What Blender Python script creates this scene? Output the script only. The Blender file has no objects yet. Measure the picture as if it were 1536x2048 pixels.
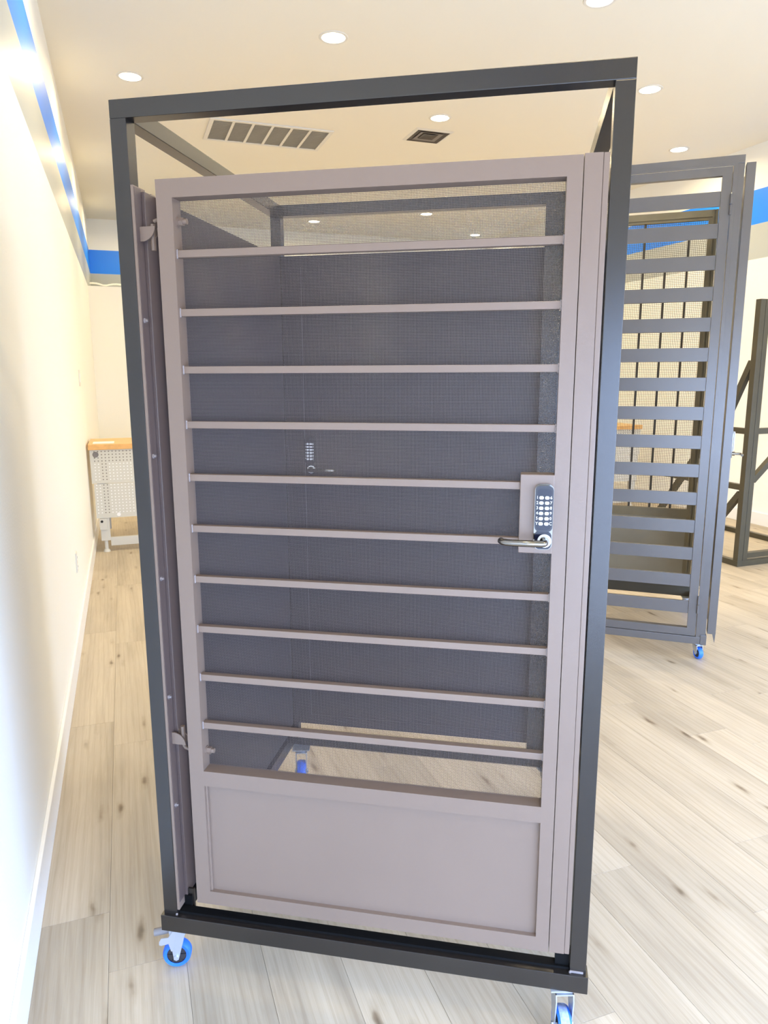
import bpy, bmesh, math, random
from mathutils import Vector, Matrix
random.seed(7)
S = bpy.context.scene
COL = S.collection
PI = math.pi

# ------------------------------------------------------------------ camera
CAM = Vector((0, 0, 1.5))
cx = Vector((0.941583307, -0.336761275, -0.003566452))
cy = Vector((0.0664958, 0.175519788, 0.982227628))
cz = Vector((-0.330150245, -0.925086292, 0.187659713))
cd = bpy.data.cameras.new('camera')
cam = bpy.data.objects.new('camera', cd)
COL.objects.link(cam)
m4 = Matrix((cx, cy, cz)).transposed().to_4x4()
m4.translation = CAM
cam.matrix_world = m4
cd.sensor_fit = 'VERTICAL'
cd.sensor_height = 24
cd.lens = 1441.1 / 2048 * 24
cd.clip_start = 0.02
S.camera = cam

# ------------------------------------------------------------------ world, exposure
WORLD_STRENGTH = 19
LAMP_W = 14.5
S.view_settings.view_transform = 'Standard'
S.view_settings.look = 'None'
S.view_settings.gamma = 1
S.view_settings.use_curve_mapping = False
S.view_settings.exposure = 0.17
W = bpy.data.worlds.new('sky')
S.world = W
W.use_nodes = True
nt = W.node_tree
nt.nodes.clear()
wo = nt.nodes.new('ShaderNodeOutputWorld')
bg = nt.nodes.new('ShaderNodeBackground')
tc = nt.nodes.new('ShaderNodeTexCoord')
sp = nt.nodes.new('ShaderNodeSeparateXYZ')
rp = nt.nodes.new('ShaderNodeValToRGB')
mr = nt.nodes.new('ShaderNodeMapRange')
mr.inputs['From Min'].default_value = -1
nt.links.new(tc.outputs['Generated'], sp.inputs[0])
nt.links.new(sp.outputs['Z'], mr.inputs['Value'])
nt.links.new(mr.outputs[0], rp.inputs[0])
e = rp.color_ramp.elements
e[0].position = 0.0; e[0].color = (0.24, 0.30, 0.44, 1)
e[1].position = 1.0; e[1].color = (0.42, 0.60, 1.0, 1)
k = rp.color_ramp.elements.new(0.49); k.color = (0.30, 0.38, 0.55, 1)
k = rp.color_ramp.elements.new(0.51); k.color = (0.41, 0.60, 1.0, 1)
nt.links.new(rp.outputs[0], bg.inputs['Color'])
bg.inputs['Strength'].default_value = WORLD_STRENGTH
nt.links.new(bg.outputs[0], wo.inputs[0])
# daylight enters by the shop window behind the camera: a portal in its opening
WX0, WX1, WY, WZ0, WZ1 = -0.30, 5.80, -1.10, 0.10, 1.80
pl = bpy.data.lights.new('window_portal', 'AREA')
pl.shape = 'RECTANGLE'; pl.size = WX1 - WX0; pl.size_y = WZ1 - WZ0
pl.cycles.is_portal = True
po = bpy.data.objects.new('window_portal', pl)
po.location = ((WX0 + WX1) / 2, WY - 0.10, (WZ0 + WZ1) / 2)
po.rotation_euler = (PI / 2, 0, 0)      # shines along +Y
COL.objects.link(po)
# and by an unseen right-wall window, added to brighten the left wall
RY0, RY1 = -0.85, 0.95
pl2 = bpy.data.lights.new('window_portal', 'AREA')
pl2.shape = 'RECTANGLE'; pl2.size = RY1 - RY0; pl2.size_y = WZ1 - WZ0
pl2.cycles.is_portal = True
po2 = bpy.data.objects.new('window_portal', pl2)
po2.location = (6.10, (RY0 + RY1) / 2, (WZ0 + WZ1) / 2)
po2.rotation_euler = (PI / 2, 0, PI / 2)      # shines along -X
COL.objects.link(po2)

# ------------------------------------------------------------------ materials
def rgb(c): return (c[0], c[1], c[2], 1)

def mat(name, col, rough=0.5, metal=0.0, bump=0.0, bscale=200.0, var=0.0, vscale=6.0, spec=0.5, coat=0.0, coatr=0.2):
    m = bpy.data.materials.new(name)
    m.use_nodes = True
    n = m.node_tree
    b = n.nodes['Principled BSDF']
    b.inputs['Base Color'].default_value = rgb(col)
    b.inputs['Roughness'].default_value = rough
    b.inputs['Metallic'].default_value = metal
    b.inputs['Specular IOR Level'].default_value = spec
    b.inputs['Coat Weight'].default_value = coat
    b.inputs['Coat Roughness'].default_value = coatr
    t = n.nodes.new('ShaderNodeTexCoord')
    if var > 0:
        nz = n.nodes.new('ShaderNodeTexNoise')
        nz.inputs['Scale'].default_value = vscale
        nz.inputs['Detail'].default_value = 4
        n.links.new(t.outputs['Object'], nz.inputs['Vector'])
        r = n.nodes.new('ShaderNodeValToRGB')
        r.color_ramp.elements[0].position = 0.3
        r.color_ramp.elements[1].position = 0.7
        r.color_ramp.elements[0].color = rgb([x * (1 - var) for x in col])
        r.color_ramp.elements[1].color = rgb([min(1, x * (1 + var)) for x in col])
        n.links.new(nz.outputs['Fac'], r.inputs[0])
        n.links.new(r.outputs[0], b.inputs['Base Color'])
    if bump > 0:
        nb = n.nodes.new('ShaderNodeTexNoise')
        nb.inputs['Scale'].default_value = bscale
        nb.inputs['Detail'].default_value = 3
        n.links.new(t.outputs['Object'], nb.inputs['Vector'])
        bp = n.nodes.new('ShaderNodeBump')
        bp.inputs['Strength'].default_value = bump
        bp.inputs['Distance'].default_value = 0.002
        n.links.new(nb.outputs['Fac'], bp.inputs['Height'])
        n.links.new(bp.outputs[0], b.inputs['Normal'])
    return m

def emit(name, col, s):
    m = bpy.data.materials.new(name)
    m.use_nodes = True
    n = m.node_tree
    n.nodes.clear()
    o = n.nodes.new('ShaderNodeOutputMaterial')
    em = n.nodes.new('ShaderNodeEmission')
    em.inputs['Color'].default_value = rgb(col)
    em.inputs['Strength'].default_value = s
    n.links.new(em.outputs[0], o.inputs[0])
    return m

M = {}
M['wall'] = mat('cream_wall', (0.94, 0.93, 0.86), 0.55, bump=0.35, bscale=120, spec=0.35)
M['wallblue'] = mat('blue_band_paint', (0.010, 0.25, 1.0), 0.38, bump=0.25, bscale=120)
M['wallgrey'] = mat('grey_band_paint', (0.47, 0.50, 0.48), 0.38, bump=0.3, bscale=120)
M['ceiling'] = mat('ceiling_paint', (0.88, 0.84, 0.71), 0.8, bump=0.15, bscale=60)
M['trim'] = mat('white_trim', (0.88, 0.87, 0.83), 0.4)
M['sub'] = mat('subfloor', (0.42, 0.35, 0.27), 0.9)
M['frame'] = mat('dark_bronze_powder_coat', (0.014, 0.0110, 0.0090), 0.26, bump=0.06, bscale=900, spec=0.72)
M['leaf'] = mat('taupe_powder_coat', (0.190, 0.134, 0.100), 0.40, bump=0.08, bscale=900, var=0.03, vscale=3, spec=0.6)
M['jamb'] = mat('brown_jamb_powder_coat', (0.10, 0.070, 0.062), 0.36, bump=0.06, bscale=900, spec=0.6)
M['weld'] = mat('weld_bead', (0.30, 0.26, 0.25), 0.22, 0.3, bump=0.6, bscale=700)
M['wire'] = mat('screen_wire', (0.155, 0.125, 0.115), 0.28, 0.2, spec=0.6)
M['panel2'] = mat('back_panel_paint', (0.016, 0.013, 0.018), 0.5, var=0.05, vscale=2)
M['gate2'] = mat('grey_bronze_powder_coat', (0.088, 0.078, 0.070), 0.28, bump=0.08, bscale=900, var=0.06, vscale=5, spec=0.9)
M['gate2d'] = mat('brown_door_paint', (0.085, 0.072, 0.048), 0.5, var=0.1, vscale=9)
M['jambtan'] = mat('tan_door_jamb', (0.26, 0.22, 0.13), 0.4, var=0.12, vscale=9)
M['tan'] = mat('tan_kick_panel', (0.33, 0.30, 0.22), 0.45, var=0.1, vscale=4)
M['chrome'] = mat('dark_chrome', (0.24, 0.225, 0.20), 0.12, 1.0)
M['rim'] = mat('smoked_rim', (0.05, 0.05, 0.055), 0.22, 0.8)
M['zinc'] = mat('zinc_plate', (0.50, 0.53, 0.57), 0.38, 0.6, bump=0.1, bscale=400)
M['blackgloss'] = mat('black_gloss', (0.008, 0.009, 0.022), 0.12)
M['black'] = mat('black_paint', (0.004, 0.004, 0.004), 0.6, spec=0.15)
M['key'] = mat('white_key', (0.85, 0.86, 0.84), 0.25)
M['blue'] = mat('blue_rubber', (0.020, 0.15, 0.78), 0.45, var=0.08, vscale=60)
M['hub'] = mat('dark_hub', (0.03, 0.03, 0.035), 0.4)
M['rubber'] = mat('grey_rubber', (0.20, 0.18, 0.17), 0.6, bump=0.4, bscale=300)
M['tread'] = mat('scuffed_blue_tread', (0.33, 0.42, 0.72), 0.7, var=0.25, vscale=120)
M['rack'] = mat('olive_brown_steel', (0.060, 0.050, 0.028), 0.42, var=0.1, vscale=5)
M['bench'] = mat('bench_grey_paint', (0.62, 0.60, 0.52), 0.4)
M['benchtop'] = mat('bench_beech_top', (0.72, 0.40, 0.13), 0.4, var=0.1, vscale=20)
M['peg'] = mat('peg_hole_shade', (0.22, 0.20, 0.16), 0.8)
M['hole'] = mat('hole_dark', (0.02, 0.02, 0.02), 0.8)
M['vent'] = mat('vent_white', (0.78, 0.75, 0.66), 0.5)
M['ventdark'] = mat('vent_dark', (0.055, 0.042, 0.035), 0.6)
M['ventgrey'] = mat('vent_filter', (0.62, 0.58, 0.48), 0.8)
M['cream_cable'] = mat('white_cable', (0.85, 0.83, 0.75), 0.4)
M['plate'] = mat('plastic_plate', (0.72, 0.70, 0.62), 0.35)
M['lens'] = emit('downlight_lens', (1.0, 0.86, 0.60), 14)

# glass pane: mostly clear, slightly reflecting
g = bpy.data.materials.new('window_glass'); g.use_nodes = True
n = g.node_tree; n.nodes.clear()
o_ = n.nodes.new('ShaderNodeOutputMaterial'); mx = n.nodes.new('ShaderNodeMixShader')
tr = n.nodes.new('ShaderNodeBsdfTransparent'); gl = n.nodes.new('ShaderNodeBsdfGlossy')
gl.inputs['Roughness'].default_value = 0.02; mx.inputs[0].default_value = 0.06
n.links.new(tr.outputs[0], mx.inputs[1]); n.links.new(gl.outputs[0], mx.inputs[2]); n.links.new(mx.outputs[0], o_.inputs[0])
M['glass'] = g

# light oak vinyl plank
def plank_mat():
    m = bpy.data.materials.new('light_oak_plank'); m.use_nodes = True
    n = m.node_tree; N = n.nodes; L = n.links
    b = N['Principled BSDF']
    t = N.new('ShaderNodeTexCoord'); oi = N.new('ShaderNodeObjectInfo')
    sc = N.new('ShaderNodeVectorMath'); sc.operation = 'MULTIPLY_ADD'
    cmb = N.new('ShaderNodeCombineXYZ')
    for i, f in enumerate((37.0, 91.0, 53.0)):
        mm = N.new('ShaderNodeMath'); mm.operation = 'MULTIPLY'; mm.inputs[1].default_value = f
        L.new(oi.outputs['Random'], mm.inputs[0]); L.new(mm.outputs[0], cmb.inputs[i])
    L.new(t.outputs['Object'], sc.inputs[0]); sc.inputs[1].default_value = (1, 1, 1); L.new(cmb.outputs[0], sc.inputs[2])
    def mapping(s):
        q = N.new('ShaderNodeMapping'); q.inputs['Scale'].default_value = s
        L.new(sc.outputs[0], q.inputs[0]); return q.outputs[0]
    def noise(s, detail=4, dist=0.0, rough=0.5):
        q = N.new('ShaderNodeTexNoise'); q.inputs['Scale'].default_value = 1
        q.inputs['Detail'].default_value = detail; q.inputs['Distortion'].default_value = dist
        q.inputs['Roughness'].default_value = rough
        L.new(mapping(s), q.inputs['Vector']); return q.outputs['Fac']
    def ramp(inp, stops):
        r = N.new('ShaderNodeValToRGB'); el = r.color_ramp.elements
        el[0].position, el[0].color = stops[0][0], rgb(stops[0][1])
        el[1].position, el[1].color = stops[-1][0], rgb(stops[-1][1])
        for p, c in stops[1:-1]:
            k = el.new(p); k.color = rgb(c)
        L.new(inp, r.inputs[0]); return r.outputs[0]
    def mul(a, c, f=1.0):
        q = N.new('ShaderNodeMix'); q.data_type = 'RGBA'; q.blend_type = 'MULTIPLY'; q.inputs[0].default_value = f
        L.new(a, q.inputs[6]); L.new(c, q.inputs[7]); return q.outputs[2]
    base = ramp(noise((9, 1.1, 9), 5, 0.4), [(0.30, (0.41, 0.35, 0.265)), (0.5, (0.51, 0.44, 0.335)), (0.72, (0.58, 0.505, 0.39))])
    g1 = ramp(noise((170, 3.5, 60), 6, 1.2, 0.65), [(0.34, (0.88, 0.85, 0.81)), (0.60, (1, 1, 1))])
    # cathedral rings
    wv = N.new('ShaderNodeTexWave'); wv.wave_type = 'RINGS'; wv.rings_direction = 'Z'
    wv.inputs['Scale'].default_value = 1.0; wv.inputs['Distortion'].default_value = 7.0
    wv.inputs['Detail'].default_value = 2.5; wv.inputs['Detail Scale'].default_value = 0.7
    L.new(mapping((13, 1.1, 1)), wv.inputs['Vector'])
    g2 = ramp(wv.outputs['Fac'], [(0.0, (0.91, 0.89, 0.86)), (0.4, (1, 1, 1))])
    # knots and dark splits
    vo = N.new('ShaderNodeTexVoronoi'); vo.inputs['Scale'].default_value = 1.0
    dm = N.new('ShaderNodeTexNoise'); dm.inputs['Scale'].default_value = 14
    L.new(sc.outputs[0], dm.inputs['Vector'])
    ad = N.new('ShaderNodeVectorMath'); ad.operation = 'MULTIPLY_ADD'; ad.inputs[1].default_value = (0.25, 0.25, 0.25)
    L.new(dm.outputs['Color'], ad.inputs[0]); L.new(mapping((13, 3.1, 0)), ad.inputs[2])
    L.new(ad.outputs[0], vo.inputs['Vector'])
    kn = ramp(vo.outputs['Distance'], [(0.0, (0.30, 0.26, 0.23)), (0.07, (0.50, 0.45, 0.40)), (0.14, (0.88, 0.86, 0.83)), (0.24, (1, 1, 1))])
    msk = ramp(noise((3.0, 1.7, 3), 2), [(0.56, (0, 0, 0)), (0.62, (1, 1, 1))])
    mk = N.new('ShaderNodeMix'); mk.data_type = 'RGBA'
    L.new(msk, mk.inputs[0]); L.new(kn, mk.inputs[6]); mk.inputs[7].default_value = (1, 1, 1, 1)
    tone = N.new('ShaderNodeMapRange'); tone.inputs['To Min'].default_value = 0.90; tone.inputs['To Max'].default_value = 1.05
    L.new(oi.outputs['Random'], tone.inputs['Value'])
    c = mul(mul(mul(base, g1, 0.9), g2, 0.8), mk.outputs[2], 1.0)
    vm = N.new('ShaderNodeVectorMath'); vm.operation = 'SCALE'
    L.new(c, vm.inputs[0]); L.new(tone.outputs[0], vm.inputs['Scale'])
    L.new(vm.outputs[0], b.inputs['Base Color'])
    b.inputs['Roughness'].default_value = 0.48
    b.inputs['Specular IOR Level'].default_value = 0.4
    bp = N.new('ShaderNodeBump'); bp.inputs['Strength'].default_value = 0.15; bp.inputs['Distance'].default_value = 0.001
    L.new(g1, bp.inputs['Height']); L.new(bp.outputs[0], b.inputs['Normal'])
    return m
M['plank'] = plank_mat()

# ------------------------------------------------------------------ helpers
def BM(): return bmesh.new()

def box(bm, x0, x1, y0, y1, z0, z1, bev=0.0, mi=0):
    r = bmesh.ops.create_cube(bm, size=1)
    vs = r['verts']
    for v in vs:
        v.co = Vector(((x0 + x1) / 2 + v.co.x * (x1 - x0), (y0 + y1) / 2 + v.co.y * (y1 - y0), (z0 + z1) / 2 + v.co.z * (z1 - z0)))
    fs = set(f for v in vs for f in v.link_faces)
    for f in fs: f.material_index = mi
    if bev > 0:
        es = set(e for v in vs for e in v.link_edges)
        bmesh.ops.bevel(bm, geom=list(es), offset=bev, segments=2, affect='EDGES', profile=0.6)
    return bm

def tube(bm, p0, p1, r, seg=16, r2=None):
    p0, p1 = Vector(p0), Vector(p1); d = p1 - p0
    q = Vector((0, 0, 1)).rotation_difference(d.normalized()).to_matrix().to_4x4()
    q.translation = (p0 + p1) / 2
    bmesh.ops.create_cone(bm, cap_ends=True, segments=seg, radius1=r, radius2=r if r2 is None else r2, depth=d.length, matrix=q)

def bar(bm, p0, p1, w, d):
    """square tube between two points; w across, d the other way"""
    p0, p1 = Vector(p0), Vector(p1); ax = (p1 - p0).normalized()
    up = Vector((0, 0, 1)) if abs(ax.z) < 0.95 else Vector((0, 1, 0))
    s = ax.cross(up).normalized(); u = s.cross(ax)
    vs = []
    for p in (p0, p1):
        for a, b in ((-1, -1), (1, -1), (1, 1), (-1, 1)):
            vs.append(bm.verts.new(p + s * a * w / 2 + u * b * d / 2))
    for f in ((3, 2, 1, 0), (4, 5, 6, 7), (0, 1, 5, 4), (1, 2, 6, 5), (2, 3, 7, 6), (3, 0, 4, 7)):
        bm.faces.new([vs[i] for i in f])

def path(bm, pts, r, seg=10):
    pts = [Vector(p) for p in pts]; rings = []
    for i, p in enumerate(pts):
        t = (pts[min(i + 1, len(pts) - 1)] - pts[max(i - 1, 0)]).normalized()
        a = Vector((0, 0, 1)) if abs(t.z) < 0.9 else Vector((1, 0, 0))
        s = t.cross(a).normalized(); u = s.cross(t)
        rings.append([bm.verts.new(p + (s * math.cos(2 * PI * k / seg) + u * math.sin(2 * PI * k / seg)) * r) for k in range(seg)])
    for a, b in zip(rings, rings[1:]):
        for k in range(seg):
            bm.faces.new((a[k], a[(k + 1) % seg], b[(k + 1) % seg], b[k]))
    bm.faces.new(rings[0][::-1]); bm.faces.new(rings[-1])

def extrude_poly(bm, pts, axis, a0, a1):
    """prism from 2D outline; axis = 'x'|'y'|'z' is the thickness direction"""
    def P(u, v, w):
        return {'x': (w, u, v), 'y': (u, w, v), 'z': (u, v, w)}[axis]
    A = [bm.verts.new(P(u, v, a0)) for u, v in pts]
    B = [bm.verts.new(P(u, v, a1)) for u, v in pts]
    bm.faces.new(A[::-1]); bm.faces.new(B)
    for i in range(len(pts)):
        j = (i + 1) % len(pts)
        bm.faces.new((A[i], A[j], B[j], B[i]))

def rrect(x0, x1, z0, z1, r, k=5):
    out = []
    for cx_, cz_, a in ((x1 - r, z1 - r, 0), (x0 + r, z1 - r, 90), (x0 + r, z0 + r, 180), (x1 - r, z0 + r, 270)):
        for i in range(k + 1):
            t = math.radians(a + 90 * i / k)
            out.append((cx_ + r * math.cos(t), cz_ + r * math.sin(t)))
    return out

def obj(name, bm, m, parent=None, loc=(0, 0, 0), smooth=False):
    bmesh.ops.recalc_face_normals(bm, faces=bm.faces[:])
    me = bpy.data.meshes.new(name); bm.to_mesh(me); bm.free()
    ms = m if isinstance(m, (list, tuple)) else [m]
    for q in ms: me.materials.append(M[q])
    if smooth:
        for p in me.polygons: p.use_smooth = True
        try: me.set_sharp_from_angle(angle=math.radians(40))
        except Exception: pass
    o = bpy.data.objects.new(name, me); COL.objects.link(o); o.location = loc
    if parent: o.parent = parent
    return o

def empty(name, loc, rz=0.0):
    o = bpy.data.objects.new(name, None); COL.objects.link(o)
    o.location = loc; o.rotation_euler = (0, 0, rz); o.empty_display_size = 0.1
    return o

def tag(o, label, cat, group=None):
    o['label'] = label; o['category'] = cat
    if group: o['group'] = group
    return o

def st(o):
    o['kind'] = 'structure'; return o

def b1(name, m, parent, *a, bev=0.0, smooth=False):
    return obj(name, box(BM(), *a, bev=bev), m, parent, smooth=smooth)

def txt(name, s, size, m, parent, loc, rot, depth=0.0002):
    c = bpy.data.curves.new(name, 'FONT'); c.body = s; c.size = size; c.extrude = depth
    c.align_x = 'CENTER'; c.align_y = 'CENTER'; c.resolution_u = 2
    o = bpy.data.objects.new(name, c); COL.objects.link(o)
    me = bpy.data.meshes.new_from_object(o.evaluated_get(bpy.context.evaluated_depsgraph_get()))
    bpy.data.objects.remove(o); me.name = name
    me.materials.clear(); me.materials.append(M[m])
    o = bpy.data.objects.new(name, me); COL.objects.link(o)
    o.location = loc; o.rotation_euler = rot; o.parent = parent
    return o

# ------------------------------------------------------------------ room
XL, XR, YF, YB, YP, ZC = -0.323, 5.93, -1.00, 11.5, 10.05, 3.67
ZB1, ZB2, ZB3 = 3.25, 2.927, 2.598

def band_wall(name, make):
    bm = BM()
    for z0, z1, mi in ((-0.02, ZB3, 0), (ZB3, ZB2, 2), (ZB2, ZB1, 1), (ZB1, ZC + 0.1, 0)):
        x0, x1, y0, y1 = make
        box(bm, x0, x1, y0, y1, z0, z1, mi=mi)
    return st(obj(name, bm, ['wall', 'wallblue', 'wallgrey']))
band_wall('wall_left', (XL - 0.12, XL, YF - 0.15, YB + 0.12))
bm = BM()
for z0, z1, mi in ((-0.02, ZB3, 0), (ZB3, ZB2, 2), (ZB2, ZB1, 1), (ZB1, ZC + 0.1, 0)):
    box(bm, XR, XR + 0.12, RY1 if z0 < 0 else YF - 0.15, YB + 0.12, z0, z1, mi=mi)
box(bm, XR, XR + 0.12, YF - 0.15, RY0, -0.02, ZB3)
box(bm, XR, XR + 0.12, RY0, RY1, -0.02, WZ0)
box(bm, XR, XR + 0.12, RY0, RY1, WZ1, ZB3)
st(obj('wall_right', bm, ['wall', 'wallblue', 'wallgrey']))
added_win = empty('added_window', (XR + 0.06, (RY0 + RY1) / 2, 0)); st(added_win)  # made-up window out of view, lets in extra daylight
for y in (-0.9, 0, 0.9):
    b1('window_post', 'frame', added_win, -0.03, 0.03, y - 0.025, y + 0.025, WZ0, WZ1)
for z in (WZ0, WZ1 - 0.05):
    b1('window_rail', 'frame', added_win, -0.025, 0.025, -0.9, 0.9, z, z + 0.05)
for y in (-0.9, 0):
    b1('window_pane', 'glass', added_win, -0.003, 0.003, y + 0.025, y + 0.875, WZ0 + 0.05, WZ1 - 0.05)
band_wall('wall_back', (XL, XR, YB, YB + 0.12))
st(b1('partition', 'wall', None, XL, XR, YP, YP + 0.12, 0, ZB3))
st(b1('ceiling', 'ceiling', None, XL - 0.12, XR + 0.12, YF - 0.15, YB + 0.12, ZC, ZC + 0.1))
floor = st(b1('floor', 'sub', None, XL - 0.12, XR + 0.12, YF - 0.15, YB + 0.12, -0.06, -0.006))

def baseboard(name, x0, x1, y0, y1):
    bm = BM(); box(bm, x0, x1, y0, y1, 0, 0.125, bev=0.003)
    return st(obj(name, bm, 'trim'))
baseboard('baseboard_left', XL, XL + 0.013, YF, YP)
baseboard('baseboard_right', XR - 0.013, XR, RY1, YP)
baseboard('baseboard_back', XL + 0.013, XR - 0.013, YP - 0.013, YP)

# window wall behind the camera
bm = BM()
box(bm, XL, WX0, YF - 0.15, YF, 0, ZC)
box(bm, WX1, XR, YF - 0.15, YF, 0, ZC)
box(bm, WX0, WX1, YF - 0.15, YF, 0, WZ0)
box(bm, WX0, WX1, YF - 0.15, YF, WZ1, ZC)
st(obj('wall_front', bm, 'wall'))
win = empty('window_1', ((WX0 + WX1) / 2, YF - 0.08, 0)); st(win)
for i in range(5):
    x = WX0 + i * (WX1 - WX0) / 4 - win.location.x
    b1('window_post', 'frame', win, x - 0.025, x + 0.025, -0.03, 0.03, WZ0, WZ1)
for z in (WZ0, WZ1 - 0.05):
    b1('window_rail', 'frame', win, WX0 - win.location.x, WX1 - win.location.x, -0.025, 0.025, z, z + 0.05)
for i in range(4):
    x = WX0 + i * (WX1 - WX0) / 4 - win.location.x
    b1('window_pane', 'glass', win, x + 0.025, x + (WX1 - WX0) / 4 - 0.025, -0.003, 0.003, WZ0 + 0.05, WZ1 - 0.05)

# floor planks, each its own piece
PW, PL = 0.1905, 1.22
bm = box(BM(), 0, PW - 0.0009, 0, 1, -0.006, 0, bev=0.0006)
plank_me = None
cands = []
f_px = 1441.1
def inview(x, y, z=0):
    d = Vector((x, y, z)) - CAM
    w = -d.dot(cz)
    if w < 0.2: return False
    u = 768 + f_px * d.dot(cx) / w; v = 1024 - f_px * d.dot(cy) / w
    return -30 < u < 1566 and -30 < v < 2078
ncol = int((XR - XL) / PW) + 1
fixed = {0: 1.96, 1: 1.735, 2: 2.45, 6: 1.20, 8: 1.62, 9: 2.05}
rs = random.Random(11)
for c in range(ncol):
    x = XL + c * PW
    y = fixed.get(c, rs.uniform(0, PL)) - PL * 6
    while y + PL < YF: y += PL
    while y < YP:
        y0, y1 = max(y, YF), min(y + PL, YP)
        w = min(PW, XR - x)
        if y1 - y0 > 0.02 and w > 0.02:
            vis = any(inview(x + a * w, y0 + b * (y1 - y0)) for a in (0, .5, 1) for b in (0, .25, .5, .75, 1))
            cands.append((not vis, (x - CAM.x) ** 2 + ((y0 + y1) / 2) ** 2, x, y0, y1, w))
        y += PL
cands.sort()
first = None
meshes = {}
rest = BM()
for i, (nv, d2, x, y0, y1, w) in enumerate(cands):
    if nv or i >= 295:
        box(rest, x, x + w - 0.0009, y0, y1 - 0.0009, -0.006, 0)
        continue
    key = (round(y1 - y0, 3), round(w, 3))
    if key not in meshes:
        bb = box(BM(), 0, w - 0.0007, 0, y1 - y0 - 0.0007, -0.006, 0, bev=0.0005)
        bmesh.ops.recalc_face_normals(bb, faces=bb.faces[:])
        me = bpy.data.meshes.new('plank'); bb.to_mesh(me); bb.free(); me.materials.append(M['plank'])
        meshes[key] = me
    o = bpy.data.objects.new('plank', meshes[key]); COL.objects.link(o)
    o.location = (x, y0, 0); o.parent = floor
o = obj('plank_field', rest, 'plank', floor); o['kind'] = 'stuff'

# ------------------------------------------------------------------ downlights
bm = BM()
ring_r0, ring_r1 = 0.078, 0.098
for k in range(40):
    a, b = 2 * PI * k / 40, 2 * PI * (k + 1) / 40
    prof = [(ring_r0, 0.0), (ring_r0, -0.004), (ring_r1 - 0.004, -0.004), (ring_r1, 0.0)]
    P = [[(r * math.cos(t), r * math.sin(t), z) for r, z in prof] for t in (a, b)]
    V = [[bm.verts.new(q) for q in row] for row in P]
    for j in range(3):
        bm.faces.new((V[0][j], V[0][j + 1], V[1][j + 1], V[1][j]))
bmesh.ops.remove_doubles(bm, verts=bm.verts, dist=1e-5)
dl = tag(empty('downlight', (0, 0, ZC)), 'x', 'light')
ring = obj('trim_ring', bm, 'vent', dl, smooth=True)
bm = BM(); bmesh.ops.create_circle(bm, cap_ends=True, segments=40, radius=ring_r0)
for v in bm.verts: v.co.z = -0.002
lens = obj('lens', bm, 'lens', dl)
ld = bpy.data.lights.new('downlight_lamp', 'AREA'); ld.shape = 'DISK'; ld.size = 0.15
ld.spread = math.radians(165); ld.energy = LAMP_W; ld.color = (1.0, 0.80, 0.49)
lo = bpy.data.objects.new('lamp', ld); COL.objects.link(lo); lo.parent = dl; lo.location = (0, 0, -0.012)
spots = [
    (1.454, 5.026, 'round ceiling downlight nearest the middle of the top edge, above the brown gate stand'),
    (0.205, 6.126, 'round ceiling downlight nearest the left wall, above the gate frame corner'),
    (4.018, 5.067, 'round ceiling downlight just right of the top corner of the brown gate stand'),
    (2.732, 6.182, 'round ceiling downlight beside the small dark square air diffuser'),
    (5.328, 6.227, 'round ceiling downlight nearest the right wall, above the grey slatted gate'),
    (2.81, 4.043, 'round ceiling downlight cut off by the top edge of the picture'),
    (2.76, 10.69, 'far round ceiling downlight seen leftmost through the wire mesh'),
    (4.105, 9.715, 'far round ceiling downlight seen in the middle through the wire mesh'),
    (5.434, 10.877, 'far round ceiling downlight seen rightmost through the wire mesh'),
    (0.205, 8.30, None), (0.205, 10.40, None), (4.05, 7.25, None), (2.76, 8.40, None), (5.38, 8.40, None),
    (0.205, 4.00, None), (5.38, 4.05, None), (4.05, 2.90, None), (2.80, 1.90, None), (0.205, -0.13, None), (2.80, -0.25, None), (4.05, 0.80, None)]
for i, (x, y, lab) in enumerate(spots):
    if i == 0:
        o = dl
    else:
        o = dl.copy(); COL.objects.link(o)
        for ch in (ring, lens, lo):
            c = ch.copy(); c.parent = o; COL.objects.link(c)
    o.location = (x, y, ZC); o['label'] = lab or 'round recessed ceiling downlight outside the picture or hidden by the gates'
    o['category'] = 'light'
    o['group'] = 'recessed ceiling downlights' if lab else 'hidden ceiling downlights'

# ------------------------------------------------------------------ ceiling grille and diffuser
gr = tag(empty('return_air_grille', (0.861, 6.80, ZC)), 'long white ceiling return grille with six louvred panels', 'vent')
GW, GD, fr = 1.10, 0.61, 0.035
pw = (GW - 2 * fr + 0.02) / 6
bm = BM()
box(bm, 0, GW, 0, fr, -0.012, 0, bev=0.002); box(bm, 0, GW, GD - fr, GD, -0.012, 0, bev=0.002)
box(bm, 0, fr, fr, GD - fr, -0.012, 0); box(bm, GW - fr, GW, fr, GD - fr, -0.012, 0)
obj('frame', bm, 'vent', gr)
for i in range(1, 6):
    b1('divider', 'vent', gr, fr + i * (GW - 2 * fr) / 6 - 0.012, fr + i * (GW - 2 * fr) / 6 + 0.012, fr, GD - fr, -0.010, 0)
for i in range(6):
    a = fr + i * (GW - 2 * fr) / 6 + (0.012 if i else 0); b = fr + (i + 1) * (GW - 2 * fr) / 6 - (0.012 if i < 5 else 0)
    p = b1('filter_panel', 'ventgrey', gr, a, b, fr, GD - fr, -0.0015, 0)
    bm = BM(); nl = 26
    for j in range(nl):
        y = fr + (j + 0.5) * (GD - 2 * fr) / nl
        v = [bm.verts.new(q) for q in ((a, y - 0.006, -0.009), (b, y - 0.006, -0.009), (b, y + 0.004, -0.0025), (a, y + 0.004, -0.0025))]
        bm.faces.new(v)
    o = obj('louvres', bm, 'ventgrey', p); o['kind'] = 'stuff'
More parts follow.
